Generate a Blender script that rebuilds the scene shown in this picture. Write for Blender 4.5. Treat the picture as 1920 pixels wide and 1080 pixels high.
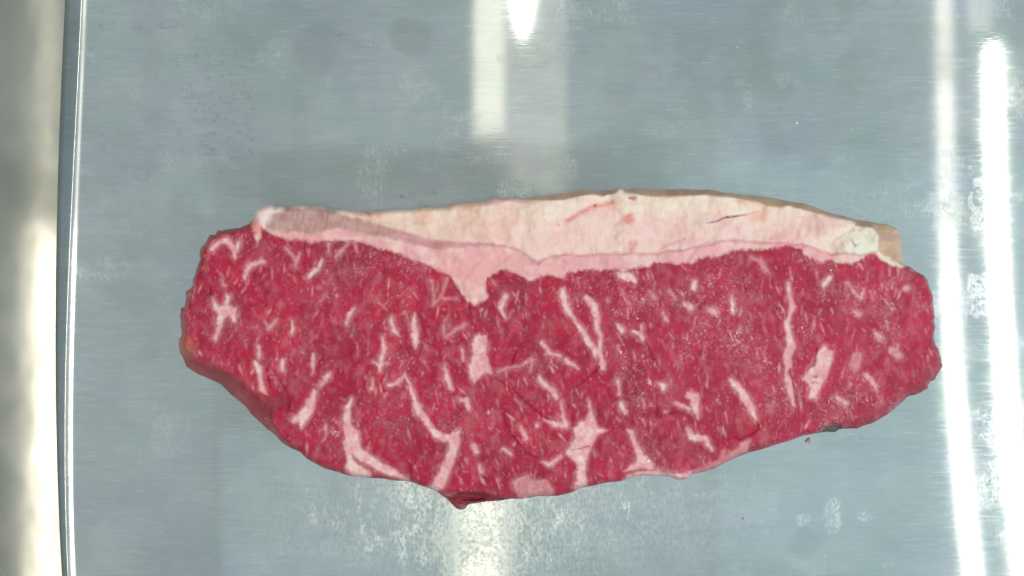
import bpy, math
import numpy as np

# ------------------------------------------------------------------ camera, world, lamps, exposure
S = 0.0002            # metres on the tray floor per photograph pixel
H = 0.45              # camera height over the tray floor
scene = bpy.context.scene
for o in list(bpy.data.objects):
    bpy.data.objects.remove(o, do_unlink=True)
col = scene.collection

cam = bpy.data.cameras.new('camera')
cam.sensor_fit = 'HORIZONTAL'
cam.angle = 2 * math.atan(960 * S / H)
cam.clip_start = 0.01
cam.clip_end = 50
cam_o = bpy.data.objects.new('camera', cam)
cam_o.location = (0, 0, H)
col.objects.link(cam_o)
scene.camera = cam_o

w = bpy.data.worlds.new('World')
scene.world = w
w.use_nodes = True
bg = w.node_tree.nodes['Background']
bg.inputs[0].default_value = (0.71, 0.93, 1.0, 1)
bg.inputs[1].default_value = 0.35


def lamp(name, x0, x1, y0, y1, z, radiance, color, aim=None, shape='RECTANGLE'):
    """rectangular ceiling lamp; radiance is what its face shows in a mirror"""
    l = bpy.data.lights.new(name, 'AREA')
    l.shape = shape
    l.size, l.size_y = abs(x1 - x0), abs(y1 - y0)
    l.energy = radiance * math.pi * l.size * l.size_y * (math.pi / 4 if shape == 'ELLIPSE' else 1)
    l.color = color
    o = bpy.data.objects.new(name, l)
    o.location = ((x0 + x1) / 2, (y0 + y1) / 2, z)
    if aim is not None:
        from mathutils import Vector
        d = Vector(aim) - Vector(o.location)
        # keep the lamp's long side along the room's y axis
        o.rotation_euler = (0, math.atan2(-d.x, -d.z), 0)
    col.objects.link(o)
    return o


WARM = (1.0, 0.94, 0.78)
NEUT = (1.0, 0.97, 0.86)
HL = 1.5                      # lamp height over the tray
# fluorescent tubes along the room: one pair over the tray, a pair to the right, one to the left
lamp('ceiling_tube', -0.062, -0.012, 0.243, 0.66, HL, 1.35, (1.0, 0.92, 0.70))
lamp('ceiling_tube', -0.010, 0.044, 0.405, 0.78, HL, 4.5, NEUT, shape='ELLIPSE')
lamp('ceiling_tube_reflector', -0.010, 0.090, 0.16, 0.62, HL + .03, 0.36, (1.0, 0.88, 0.66))
lamp('ceiling_tube', -0.090, -0.012, -0.72, -0.31, HL, 2.4, (1.0, 0.90, 0.68))
lamp('ceiling_tube', -0.058, -0.030, -0.23, 0.01, HL, 110.0, WARM)  # unseen middle stretch, added very bright for glints and fill on the meat
COOL = (0.80, 0.97, 1.0)
# unseen fill panels added overhead to brighten the steel around a darker middle
lamp('fill_panel', -0.95, 0.95, 0.235, 1.10, HL + .06, 0.165, COOL)
lamp('fill_panel', 0.34, 0.95, -1.00, 0.23, HL + .06, 0.27, (0.62, 0.93, 1.0))
lamp('fill_panel', 0.255, 0.339, -0.24, 0.23, HL + .06, 0.18, (0.62, 0.93, 1.0))
lamp('fill_panel', 0.16, 0.254, -0.24, 0.23, HL + .06, 0.09, (0.62, 0.93, 1.0))
lamp('fill_panel', -0.499, -0.42, -0.24, 0.23, HL + .06, 0.06, COOL)
lamp('fill_panel', -0.95, -0.50, -1.00, 0.23, HL + .06, 0.125, COOL)
lamp('fill_panel', -0.49, 0.33, -1.00, -0.24, HL + .06, 0.21, (0.64, 0.92, 1.0))
lamp('right_tube', 0.698, 0.726, 0.33, 0.80, HL, 1.3, (1.0, 0.93, 0.74))
lamp('right_tube', 0.698, 0.726, 0.16, 0.33, HL, 1.9, WARM)
lamp('right_tube', 0.698, 0.724, 0.02, 0.16, HL, 3.0, WARM)
lamp('right_tube', 0.698, 0.724, -1.30, 0.02, HL, 4.5, NEUT)
lamp('right_tube', 0.778, 0.806, -1.30, 0.395, HL, 7.0, NEUT)
lamp('right_tube', 0.752, 0.792, 0.42, 0.80, HL, 0.7, WARM)
lamp('left_tube', -0.788, -0.757, -1.30, 0.10, HL, 8.0, NEUT)
lamp('left_tube', -0.788, -0.757, 0.10, 0.90, HL, 1.5, WARM)
lamp('outer_fill', -1.52, -1.48, -1.4, 1.4, 1.7, 30.0, WARM, aim=(0, 0, 0))  # unseen fill lamps added on both sides to light the meat
lamp('outer_fill', 1.40, 1.44, -1.4, 1.4, 1.7, 30.0, WARM, aim=(0, 0, 0))
lamp('side_fill', 1.5, 3.0, -2.0, 1.0, 1.9, 2.6, (0.48, 0.86, 1.0), aim=(0, 0, 0))  # unseen bluish fill lamp added to cool and brighten the right side

vs = scene.view_settings
vs.view_transform = 'Standard'
vs.look = 'None'
vs.exposure = 0.09
vs.gamma = 1.0
vs.use_curve_mapping = False
scene.cycles.use_denoising = True
scene.cycles.max_bounces = 6
scene.cycles.sample_clamp_indirect = 4.0


# ------------------------------------------------------------------ numpy helpers
def vnoise(x, y, scale, seed):
    """smooth value noise in -1..1"""
    rng = np.random.RandomState(seed)
    tab = rng.rand(256, 256) * 2 - 1
    fx, fy = x / scale + 1000.3, y / scale + 1000.7
    ix, iy = np.floor(fx).astype(int), np.floor(fy).astype(int)
    tx, ty = fx - ix, fy - iy
    tx, ty = tx * tx * (3 - 2 * tx), ty * ty * (3 - 2 * ty)
    ix0, iy0, ix1, iy1 = ix & 255, iy & 255, (ix + 1) & 255, (iy + 1) & 255
    a = tab[iy0, ix0] * (1 - tx) + tab[iy0, ix1] * tx
    b = tab[iy1, ix0] * (1 - tx) + tab[iy1, ix1] * tx
    return a * (1 - ty) + b * ty


def fbm(x, y, scale, seed, octaves=3):
    r, amp, tot = 0, 1.0, 0
    for k in range(octaves):
        r = r + amp * vnoise(x, y, scale / 2 ** k, seed + 17 * k)
        tot += amp
        amp *= 0.5
    return r / tot


def sstep(a, b, v):
    t = np.clip((v - a) / (b - a), 0, 1)
    return t * t * (3 - 2 * t)


def poly_sdf(px, py, pts, closed=True):
    """distance to a polyline (unsigned if open); inside positive if closed"""
    pts = np.asarray(pts, float)
    n = len(pts)
    best = np.full(px.shape, 1e18)
    inside = np.zeros(px.shape, bool)
    for i in range(n if closed else n - 1):
        ax, ay = pts[i]
        bx, by = pts[(i + 1) % n]
        dx, dy = bx - ax, by - ay
        L = dx * dx + dy * dy + 1e-12
        t = np.clip(((px - ax) * dx + (py - ay) * dy) / L, 0, 1)
        best = np.minimum(best, (px - ax - t * dx) ** 2 + (py - ay - t * dy) ** 2)
        if closed and ay != by:
            c = ((ay > py) != (by > py)) & (px < (bx - ax) * (py - ay) / (by - ay) + ax)
            inside ^= c
    d = np.sqrt(best)
    return np.where(inside, d, -d) if closed else d


def stroke_sdf(px, py, pts):
    """pts: (x, y, width); positive inside the tapered stroke"""
    best = np.full(px.shape, -1e9)
    if len(pts) == 1:
        x, y, wd = pts[0]
        return wd / 2 - np.hypot(px - x, py - y)
    for (ax, ay, aw), (bx, by, bw) in zip(pts[:-1], pts[1:]):
        dx, dy = bx - ax, by - ay
        t = np.clip(((px - ax) * dx + (py - ay) * dy) / (dx * dx + dy * dy + 1e-9), 0, 1)
        d = np.hypot(px - ax - t * dx, py - ay - t * dy)
        best = np.maximum(best, (aw + t * (bw - aw)) / 2 - d)
    return best


def chaikin(pts, n=1, closed=True):
    p = np.asarray(pts, float)
    for _ in range(n):
        q = np.roll(p, -1, 0) if closed else p[1:]
        a = p if closed else p[:-1]
        r = np.empty((2 * len(a), 2))
        r[0::2] = a * .75 + q * .25
        r[1::2] = a * .25 + q * .75
        p = r if closed else np.vstack([p[:1], r, p[-1:]])
    return p


def to_world(px, py, z):
    k = S * (H - z) / H
    return np.stack([(px - 960) * k, (540 - py) * k, z], -1)


def make_mesh(name, V, F, attrs=None, colors=None, normals=None, smooth=True):
    me = bpy.data.meshes.new(name)
    V = np.asarray(V, np.float32)
    F = np.asarray(F, np.int32)
    n, k = F.shape
    me.vertices.add(len(V))
    me.vertices.foreach_set('co', V.ravel())
    me.loops.add(n * k)
    me.loops.foreach_set('vertex_index', F.ravel())
    me.polygons.add(n)
    me.polygons.foreach_set('loop_start', np.arange(n, dtype=np.int32) * k)
    me.update(calc_edges=True)
    me.validate()
    for nm, a in (attrs or {}).items():
        at = me.attributes.new(nm, 'FLOAT', 'POINT')
        at.data.foreach_set('value', np.asarray(a, np.float32).ravel())
    for nm, a in (colors or {}).items():
        at = me.attributes.new(nm, 'FLOAT_COLOR', 'POINT')
        c = np.ones((len(V), 4), np.float32)
        c[:, :3] = a
        at.data.foreach_set('color', c.ravel())
    if smooth:
        me.shade_smooth()
    if normals is not None:
        me.normals_split_custom_set_from_vertices(np.asarray(normals, np.float32).tolist())
    return me


def add(name, me, mat, parent=None, **props):
    o = bpy.data.objects.new(name, me)
    me.materials.clear()
    me.materials.append(mat)
    col.objects.link(o)
    o.parent = parent
    for k, v in props.items():
        o[k] = v
    return o


def vert_normals(V, F):
    a, b, c, d = (V[F[:, i]] for i in range(4))
    fn = np.cross(c - a, d - b)
    N = np.zeros_like(V)
    for i in range(4):
        for k in range(3):
            N[:, k] += np.bincount(F[:, i], fn[:, k], len(V))
    return N / (np.linalg.norm(N, axis=1, keepdims=True) + 1e-20)


def split_mesh(V, F, ids, N, attrs, colors):
    """submeshes by face id, sharing positions and normals at the borders"""
    out = {}
    for k in np.unique(ids):
        f = F[ids == k]
        u, inv = np.unique(f, return_inverse=True)
        out[k] = (V[u], inv.reshape(f.shape), N[u], {n: a[u] for n, a in attrs.items()}, {n: c[u] for n, c in colors.items()})
    return out


class NT:
    """tiny node helper"""
    def __init__(self, name):
        self.mat = bpy.data.materials.new(name)
        self.mat.use_nodes = True
        self.t = self.mat.node_tree
        self.t.nodes.clear()
        self.out = self.n('ShaderNodeOutputMaterial')

    def n(self, typ, ins=None, **kw):
        nd = self.t.nodes.new(typ)
        for k, v in kw.items():
            setattr(nd, k, v)
        for k, v in (ins or {}).items():
            self.set(nd.inputs[k], v)
        return nd

    def set(self, sock, v):
        if isinstance(v, bpy.types.NodeSocket):
            self.t.links.new(v, sock)
        else:
            sock.default_value = v

    def math(self, op, a, b=0.0, clamp=False):
        nd = self.n('ShaderNodeMath', operation=op, use_clamp=clamp)
        self.set(nd.inputs[0], a)
        self.set(nd.inputs[1], b)
        return nd.outputs[0]

    def mix(self, f, a, b, blend='MIX'):
        nd = self.n('ShaderNodeMix', data_type='RGBA', blend_type=blend)
        self.set(nd.inputs[0], f)
        self.set(nd.inputs[6], a)
        self.set(nd.inputs[7], b)
        return nd.outputs[2]

    def attr(self, name, o='Fac'):
        return self.n('ShaderNodeAttribute', attribute_name=name).outputs[o]

    def noise(self, vec, scale, detail=3, rough=.55):
        nd = self.n('ShaderNodeTexNoise', {'Vector': vec, 'Scale': scale, 'Detail': detail, 'Roughness': rough})
        return nd.outputs[0]

    def scaled(self, vec, s):
        return self.n('ShaderNodeMapping', {'Vector': vec, 'Scale': s}).outputs[0]

    def ramp(self, v, a, b):
        nd = self.n('ShaderNodeMapRange', {'Value': v, 'From Min': a, 'From Max': b}, interpolation_type='SMOOTHSTEP')
        return nd.outputs[0]


# ------------------------------------------------------------------ materials
def steel_material():
    m = NT('brushed_steel')
    co = m.n('ShaderNodeNewGeometry').outputs['Position']
    fine = m.noise(m.scaled(co, (110, 1500, 60)), 1.0, 3, .6)       # brushing runs along x
    mid = m.noise(m.scaled(co, (45, 640, 22)), 1.0, 3, .6)
    cloud = m.noise(co, 14, 4, .6)
    film, dark_marks, ring = m.attr('film'), m.attr('dark_marks'), m.attr('ring')
    gran = m.noise(m.scaled(co, (1.5, .8, 1)), 620, 5, .72)
    film = m.math('MULTIPLY', film, m.math('MULTIPLY', m.ramp(gran, .36, .62), 1.45))
    smear = m.noise(m.scaled(co, (1, 2.2, 1)), 26, 5, .65)
    base = m.mix(m.ramp(cloud, .3, .7), (.50, .52, .525, 1), (.61, .62, .62, 1))
    base = m.mix(m.math('MULTIPLY', m.ramp(smear, .42, .68), .45), base, (.47, .50, .49, 1))
    base = m.mix(m.math('MULTIPLY', m.ramp(m.noise(co, 34, 4, .6), .5, .7), .30), base, (.68, .66, .66, 1))
    base = m.mix(m.math('MULTIPLY', m.ramp(fine, .5, .75), .40), base, (.80, .80, .78, 1))
    base = m.mix(m.math('MULTIPLY', m.ramp(mid, .45, .72), .22), base, (.42, .43, .43, 1))
    base = m.mix(m.math('MULTIPLY', dark_marks, .55), base, (.36, .37, .345, 1))
    base = m.mix(m.math('MULTIPLY', ring, .75), base, (.24, .25, .22, 1))
    tint = m.noise(m.scaled(co, (1, 1.4, 1)), 21, 4, .6)
    base = m.mix(m.math('MULTIPLY', m.ramp(tint, .5, .62), .5), base, m.mix(1.0, base, (.99, .96, 1.08, 1), 'MULTIPLY'))
    base = m.mix(m.math('MULTIPLY', m.ramp(tint, .5, .38), .6), base, m.mix(1.0, base, (.95, 1.0, .97, 1), 'MULTIPLY'))
    lines = m.math('ADD', m.math('MULTIPLY', fine, .6), m.math('MULTIPLY', mid, .4))
    bump = m.n('ShaderNodeBump', {'Strength': .16, 'Distance': .00005, 'Height': lines}).outputs[0]
    rough = m.math('ADD', .040, m.math('MULTIPLY', m.ramp(fine, .45, .75), .022))
    rough = m.math('ADD', rough, m.math('MULTIPLY', film, .26))
    rough = m.math('ADD', rough, m.math('MULTIPLY', dark_marks, .05))
    rough = m.math('ADD', rough, m.math('MULTIPLY', ring, .06))
    sharp = m.n('ShaderNodeBsdfPrincipled', {'Base Color': base, 'Metallic': 1.0, 'Roughness': rough, 'Normal': bump})
    soft = m.n('ShaderNodeBsdfPrincipled', {'Base Color': base, 'Metallic': 1.0, 'Roughness': .42, 'Normal': bump})
    mx = m.n('ShaderNodeMixShader', {0: .27, 1: sharp.outputs[0], 2: soft.outputs[0]})
    dust = m.n('ShaderNodeBsdfPrincipled', {'Base Color': (.66, .67, .63, 1), 'Roughness': .6})
    mx2 = m.n('ShaderNodeMixShader', {0: m.math('MULTIPLY', film, .58, True), 1: mx.outputs[0], 2: dust.outputs[0]})
    m.set(m.out.inputs[0], mx2.outputs[0])
    return m.mat


def meat_material():
    m = NT('raw_beef')
    co = m.n('ShaderNodeTexCoord').outputs['Object']
    colr = m.attr('tissue', 'Color')
    fat, wet = m.attr('fat'), m.attr('wet')
    grain = m.noise(co, 900, 3, .6)
    grain2 = m.noise(m.scaled(co, (1, .55, 1)), 420, 3, .6)
    lean_v = m.math('ADD', m.math('MULTIPLY', grain, .55), m.math('MULTIPLY', grain2, .45))
    bright = m.n('ShaderNodeMapRange', {'Value': lean_v, 'From Min': .3, 'From Max': .7, 'To Min': .80, 'To Max': 1.20}).outputs[0]
    amt = m.n('ShaderNodeMapRange', {'Value': fat, 'To Min': 1.0, 'To Max': .10}).outputs[0]
    fac = m.math('ADD', m.math('MULTIPLY', m.math('SUBTRACT', bright, 1.0), amt), 1.0)
    comb = m.n('ShaderNodeCombineXYZ', {0: fac, 1: fac, 2: fac}).outputs[0]
    c = m.mix(1.0, colr, comb, 'MULTIPLY')
    hgt = m.math('ADD', m.math('MULTIPLY', m.noise(co, 650, 3, .6), .7), m.math('MULTIPLY', m.noise(co, 1700, 2, .5), .45))
    bstr = m.n('ShaderNodeMapRange', {'Value': fat, 'To Min': .8, 'To Max': .25}).outputs[0]
    bump = m.n('ShaderNodeBump', {'Strength': bstr, 'Distance': .0006, 'Height': hgt}).outputs[0]
    # wet film broken into small facets, each with a tilt of its own
    vor = m.n('ShaderNodeTexVoronoi', {'Vector': co, 'Scale': 1150.0}).outputs['Color']
    off = m.n('ShaderNodeVectorMath', {0: vor, 1: (.5, .5, .5)}, operation='SUBTRACT').outputs[0]
    off = m.n('ShaderNodeVectorMath', {0: off, 1: (.74, .74, .0)}, operation='MULTIPLY').outputs[0]
    nrm = m.n('ShaderNodeNewGeometry').outputs['Normal']
    coatn = m.n('ShaderNodeVectorMath', {0: m.n('ShaderNodeVectorMath', {0: nrm, 1: off}, operation='ADD').outputs[0]}, operation='NORMALIZE').outputs[0]
    p = m.n('ShaderNodeBsdfPrincipled', {'Base Color': c, 'Roughness': .46, 'Normal': bump,
            'Subsurface Weight': .12, 'Subsurface Radius': (1.0, .35, .3), 'Subsurface Scale': .0012,
            'Specular IOR Level': .10,
            'Coat Weight': m.math('MULTIPLY', wet, .5, True), 'Coat Roughness': .14, 'Coat IOR': 1.75, 'Coat Normal': coatn})
    m.set(m.out.inputs[0], p.outputs[0])
    return m.mat


def counter_material():
    m = NT('dull_steel')
    co = m.n('ShaderNodeNewGeometry').outputs['Position']
    b = m.mix(m.ramp(m.noise(co, 26, 2, .4), .35, .65), (.34, .32, .275, 1), (.45, .425, .375, 1))
    b = m.mix(m.ramp(m.noise(m.scaled(co, (1, .6, 1)), 38, 1, .4), .66, .90), b, (.30, .30, .26, 1))
    r = m.math('ADD', .06, m.math('MULTIPLY', m.noise(co, 60, 2, .5), .06))
    bump = m.n('ShaderNodeBump', {'Strength': .08, 'Distance': .0004, 'Height': m.noise(co, 70, 1, .4)}).outputs[0]
    p = m.n('ShaderNodeBsdfPrincipled', {'Base Color': b, 'Metallic': 1.0, 'Roughness': r, 'Normal': bump})
    q = m.n('ShaderNodeBsdfPrincipled', {'Base Color': b, 'Metallic': 1.0, 'Roughness': .45})
    mx = m.n('ShaderNodeMixShader', {0: .15, 1: p.outputs[0], 2: q.outputs[0]})
    m.set(m.out.inputs[0], mx.outputs[0])
    return m.mat


STEEL, MEAT, COUNTER = steel_material(), meat_material(), counter_material()

# ------------------------------------------------------------------ counter
cz = -0.022
me = make_mesh('counter', [(-1.2, -.8, cz), (1.2, -.8, cz), (1.2, .8, cz), (-1.2, .8, cz)], [(0, 1, 2, 3)])
add('counter', me, COUNTER, kind='structure', label='dull steel counter under the platform')

# ------------------------------------------------------------------ tray
Y0, Y1 = -260.0, 1340.0


def interp(ys, xs, y):
    """smooth curve through a few points"""
    return np.polyval(np.polyfit(ys, xs, 3), np.clip(y, -150, 1230))


def edge_left(y):  return interp([0, 270, 540, 800, 1080], [122, 111, 104, 106, 116], y)
def fold_left(y):  return interp([0, 270, 540, 800, 1080], [157, 145, 131, 127, 132], y)
def strip_right(y): return interp([0, 300, 540, 800, 1080], [1772, 1777, 1785, 1799, 1824], y)


rows = np.arange(Y0, Y1 + 1, 2.6)
nl, nf, nr = 90, 700, 60
PX = np.zeros((len(rows), nl + nf + nr))
PZ = np.zeros_like(PX)
RIGHT_EDGE = 2090.0
for j, y in enumerate(rows):
    el, fl = edge_left(y), fold_left(y)
    a0, b0 = fl + 13, RIGHT_EDGE - 30
    # the left edge is folded down: slope grows from the flat panel to the cut edge
    wl = a0 - el
    kx = np.array([0, 3, 16, 20, wl - 2, wl])
    ks = np.array([0, 0.6, 1.75, 24., 52., 60.])
    xs = np.linspace(0, wl, nl)
    sl = np.tan(np.radians(np.interp(xs, kx, ks)))
    zz = -np.concatenate([[0], np.cumsum((sl[1:] + sl[:-1]) / 2 * np.diff(xs))]) * S
    PX[j, :nl] = (a0 - xs)[::-1]
    PZ[j, :nl] = zz[::-1]
    # flat panel; towards the right the sheet is warped by a fraction of a degree
    px = np.linspace(a0, b0, nf + 2)[1:-1]
    tilt = -(strip_right(y) - 1784.0) * S * (1 + 1.5 / H) / (2 * 1.5)
    ramp = np.clip(px - 1640, 0, None)
    PX[j, nl:nl + nf] = px
    PZ[j, nl:nl + nf] = -tilt * S * (ramp - 60 * (1 - np.exp(-ramp / 60)))
    xs = np.linspace(0, 30, nr)
    sl = np.tan(np.radians(np.interp(xs, [0, 8, 30], [0, 8., 60.])))
    zz = -np.concatenate([[0], np.cumsum((sl[1:] + sl[:-1]) / 2 * np.diff(xs))]) * S
    PX[j, nl + nf:] = b0 + xs
    PZ[j, nl + nf:] = zz + PZ[j, nl + nf - 1]
PY = np.repeat(rows[:, None], PX.shape[1], 1)

# stains and a darker band on the steel, in photograph pixels
film = np.zeros_like(PX)
dark_marks = np.zeros_like(PX)
ring = np.zeros_like(PX)
wx = PX + 5 * fbm(PX, PY, 26, 5)
wy = PY + 5 * fbm(PX, PY, 26, 6)


def ell(cx, cy, rx, ry, ang=0):
    c, s = math.cos(math.radians(ang)), math.sin(math.radians(ang))
    dx, dy = wx - cx, wy - cy
    return np.hypot((dx * c + dy * s) / rx, (-dx * s + dy * c) / ry)


for cx, cy, rx, ry, a, f in [(200, 45, 15, 9, -12, .8), (254, 49, 11, 7, 0, .8), (317, 44, 19, 8, -6, 1), (415, 43, 10, 11, 0, .6),
                             (268, 328, 14, 10, 0, .8), (310, 1065, 9, 9, 0, .4), (1650, 4, 34, 14, 0, .7), (672, 78, 36, 9, 18, 1),
                             (950, 114, 19, 10, 12, .9), (1015, 122, 14, 5, -8, 1), (1650, 5, 30, 12, 0, .3), (545, 930, 20, 9, 4, .3),
                             (1510, 1020, 24, 32, 10, .25), (245, 932, 68, 30, 2, .35), (135, 515, 14, 16, 0, .6), (336, 246, 5, 5, 0, .8)]:
    e = ell(cx, cy, rx, ry, a)
    ring = np.maximum(ring, f * .42 * (.6 + .6 * fbm(PX, PY, 12, 57, 2)) * np.exp(-((e - 1) / (.9 / min(rx, ry) * 1.6)) ** 2))
    dark_marks = np.maximum(dark_marks, f * .22 * sstep(1.05, .9, e))
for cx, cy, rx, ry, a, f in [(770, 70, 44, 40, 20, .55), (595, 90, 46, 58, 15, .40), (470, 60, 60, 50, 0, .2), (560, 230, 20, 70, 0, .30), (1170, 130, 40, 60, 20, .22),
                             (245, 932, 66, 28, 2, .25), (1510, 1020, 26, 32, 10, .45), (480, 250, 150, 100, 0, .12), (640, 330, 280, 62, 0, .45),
                             (20, 40, 40, 120, 0, .8), (2, 200, 14, 500, 0, .9), (300, 430, 110, 60, 10, .18), (930, 310, 110, 60, 0, .40), (1160, 310, 160, 62, 0, .32)]:  # the three wide ellipses make a darker band above the steak
    dark_marks = np.maximum(dark_marks, f * sstep(1.1, .72, ell(cx, cy, rx, ry, a)))
dark_marks += .34 * sstep(.0, .5, fbm(PX, PY * 1.2, 60, 35, 4)) * sstep(-.3, .3, fbm(PX, PY, 260, 37, 2))
dark_marks += .22 * sstep(.05, .6, fbm(PX, PY * 1.6, 120, 31, 4))
rng = np.random.RandomState(4)


def specks(n, x0, x1, y0, y1, r0, r1, f, arr):
    for _ in range(n):
        cx, cy, r = rng.uniform(x0, x1), rng.uniform(y0, y1), rng.uniform(r0, r1)
        jj = slice(max(0, int((cy - 12 - Y0) / 2.6)), max(0, int((cy + 12 - Y0) / 2.6) + 1))
        sub = np.hypot((PX[jj] - cx) / 1.5, PY[jj] - cy)
        arr[jj] = np.maximum(arr[jj], f * rng.uniform(.4, 1) * sstep(r * 1.5, r * .5, sub))


specks(130, 320, 480, 90, 300, 1, 3, .45, ring)
specks(60, 180, 460, 20, 380, 1, 2.5, .35, ring)
specks(14, 750, 840, 358, 392, 1, 2.5, .9, ring)
specks(34, 930, 1010, 338, 372, 1, 2.5, .8, ring)
specks(10, 955, 1010, 40, 110, 1, 3, .8, ring)
specks(500, 860, 985, 935, 1085, .8, 2.0, 1.0, ring)
specks(160, 960, 1130, 960, 1060, .7, 1.8, .6, ring)
specks(80, 240, 1700, 0, 1080, 1, 2.2, .35, ring)
specks(70, 480, 1400, 890, 1050, 1, 3, .8, film)
specks(40, 1250, 1500, 80, 350, 1, 2, .5, film)
specks(14, 1812, 1850, 335, 440, 2, 4, .5, ring)
specks(20, 1815, 1850, 515, 570, 2, 5, .7, film)
specks(18, 60, 110, 400, 900, 2, 5, .7, ring)
# pale dried film under the steak with vertical wipes
zone = sstep(1.15, .35, np.hypot((PX - 960) / 540, (PY - 965) / 150))
wipe = sstep(-.1, .55, fbm(PX * 3.0, PY * .7, 60, 41, 4))
patch = sstep(-.15, .45, fbm(PX, PY, 46, 43, 4))
film = np.maximum(film, zone * (.36 + .75 * wipe * patch))
film = np.maximum(film, .55 * sstep(1.1, .5, np.hypot((PX - 930) / 80, (PY - 1000) / 90)) * (.1 + .9 * patch))
film = np.maximum(film, .75 * sstep(1.1, .5, ell(1562, 965, 24, 42)) * (.4 + .6 * wipe))
film = np.maximum(film, .6 * sstep(1.1, .5, ell(1505, 975, 40, 14)) * wipe)
film = np.maximum(film, .6 * sstep(1.1, .5, ell(1625, 968, 20, 10)) * (.4 + .6 * wipe))
film = np.maximum(film, 1.0 * sstep(1.1, .7, ell(1834, 385, 18, 52)) * sstep(-.2, .1, fbm(PX, PY, 14, 59, 3)))
film = np.maximum(film, .7 * sstep(1.1, .6, ell(1822, 545, 14, 28)) * sstep(-.1, .2, fbm(PX, PY, 12, 63, 3)))
film = np.maximum(film, .45 * sstep(1.1, .4, ell(1402, 188, 12, 20)))
film = np.maximum(film, .20 * sstep(.15, .6, fbm(PX, PY * 1.3, 90, 51, 4)))
film = np.maximum(film, .30 * sstep(4, 1, np.abs(wx - 1546 - .03 * (1080 - wy))) * sstep(1010, 1040, PY))
for sx, sy, L in [(615, 930, 60), (688, 960, 50), (745, 940, 90), (1190, 950, 40), (1230, 1000, 50), (1405, 980, 50), (1415, 890, 30), (1330, 1010, 30), (552, 235, 130)]:
    t = sstep(2.6, .6, np.abs(PX - sx - 1.5 * vnoise(PX, PY, 9, 8))) * sstep(L / 2, L / 3, np.abs(PY - sy))
    film = np.maximum(film, .55 * t * (.5 + .5 * wipe)) if sx != 552 else film
    if sx == 552:
        dark_marks = np.maximum(dark_marks, .5 * t)
film *= .45 + .55 * sstep(-.35, .25, fbm(PX * 1.8, PY * .8, 16, 301, 3))
dark_marks = np.clip(dark_marks, 0, 1)

V = to_world(PX, PY, PZ).reshape(-1, 3)
nrow, ncol = PX.shape
idx = np.arange(nrow * ncol).reshape(nrow, ncol)
F = np.stack([idx[:-1, :-1], idx[1:, :-1], idx[1:, 1:], idx[:-1, 1:]], -1).reshape(-1, 4)
cx = np.repeat(np.arange(ncol - 1)[None], nrow - 1, 0).ravel()
ids = np.where(cx < nl, 0, np.where(cx < nl + nf - 1, 1, 2))
N = vert_normals(V, F)
tray = bpy.data.objects.new('steel_platform', None)
tray.location = (0, 0, -.012)
col.objects.link(tray)
V = V + np.array([0, 0, .012])
tray['label'] = 'brushed stainless steel platform with a folded left edge under the raw steak'
tray['category'] = 'platform'
parts = split_mesh(V, F, ids, N, {'film': film.ravel(), 'dark_marks': dark_marks.ravel(), 'ring': ring.ravel()}, {})
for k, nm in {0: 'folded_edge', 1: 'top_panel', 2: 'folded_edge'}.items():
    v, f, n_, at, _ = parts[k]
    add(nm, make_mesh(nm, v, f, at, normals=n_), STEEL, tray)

# ------------------------------------------------------------------ steak outlines, in photograph pixels
OUT = [(503,384),(492,388),(480,395),(475,410),(459,424),(445,427),(432,429),(412,433),(400,439),(387,449),(378,461),(375,476),(373,490),(368,512),(364,529),
 (359,538),(349,552),(348,571),(339,579),(338,592),(338,604),(342,627),(333,640),(335,655),(339,668),(353,690),(376,705),(409,716),(428,734),(453,758),(481,782),
 (509,809),(537,832),(570,854),(598,873),(626,884),(653,892),(681,894),(709,896),(742,900),(767,902),(778,907),(798,915),(826,926),(841,939),(862,958),(875,952),
 (877,944),(902,941),(951,936),(982,937),(1018,930),(1055,927),(1101,913),(1147,903),(1202,892),(1238,894),(1280,899),(1308,887),(1347,875),(1391,851),(1441,841),
 (1497,818),(1535,810),(1558,811),(1583,806),(1613,798),(1641,793),(1669,774),(1697,744),(1724,737),(1737,729),(1739,721),(1749,714),(1763,697),(1768,683),
 (1763,667),(1755,650),(1751,642),(1753,618),(1753,600),(1751,579),(1749,551),(1741,532),(1724,512),(1709,501),(1695,498),(1692,487),(1688,451),(1685,434),
 (1669,422),(1641,416),(1613,413),(1591,409),(1563,401),(1516,384),(1480,375),(1419,369),(1363,361),(1322,357),(1280,355),(1252,355),(1197,355),(1172,357),(1163,352),
 (1152,356),(1141,357),(1086,359),(1030,366),(974,372),(935,371),(897,375),(863,382),(830,386),(780,389),(737,393),(689,394),(653,395),(612,389),(570,386),(542,387),(525,386),(514,385)]
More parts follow.
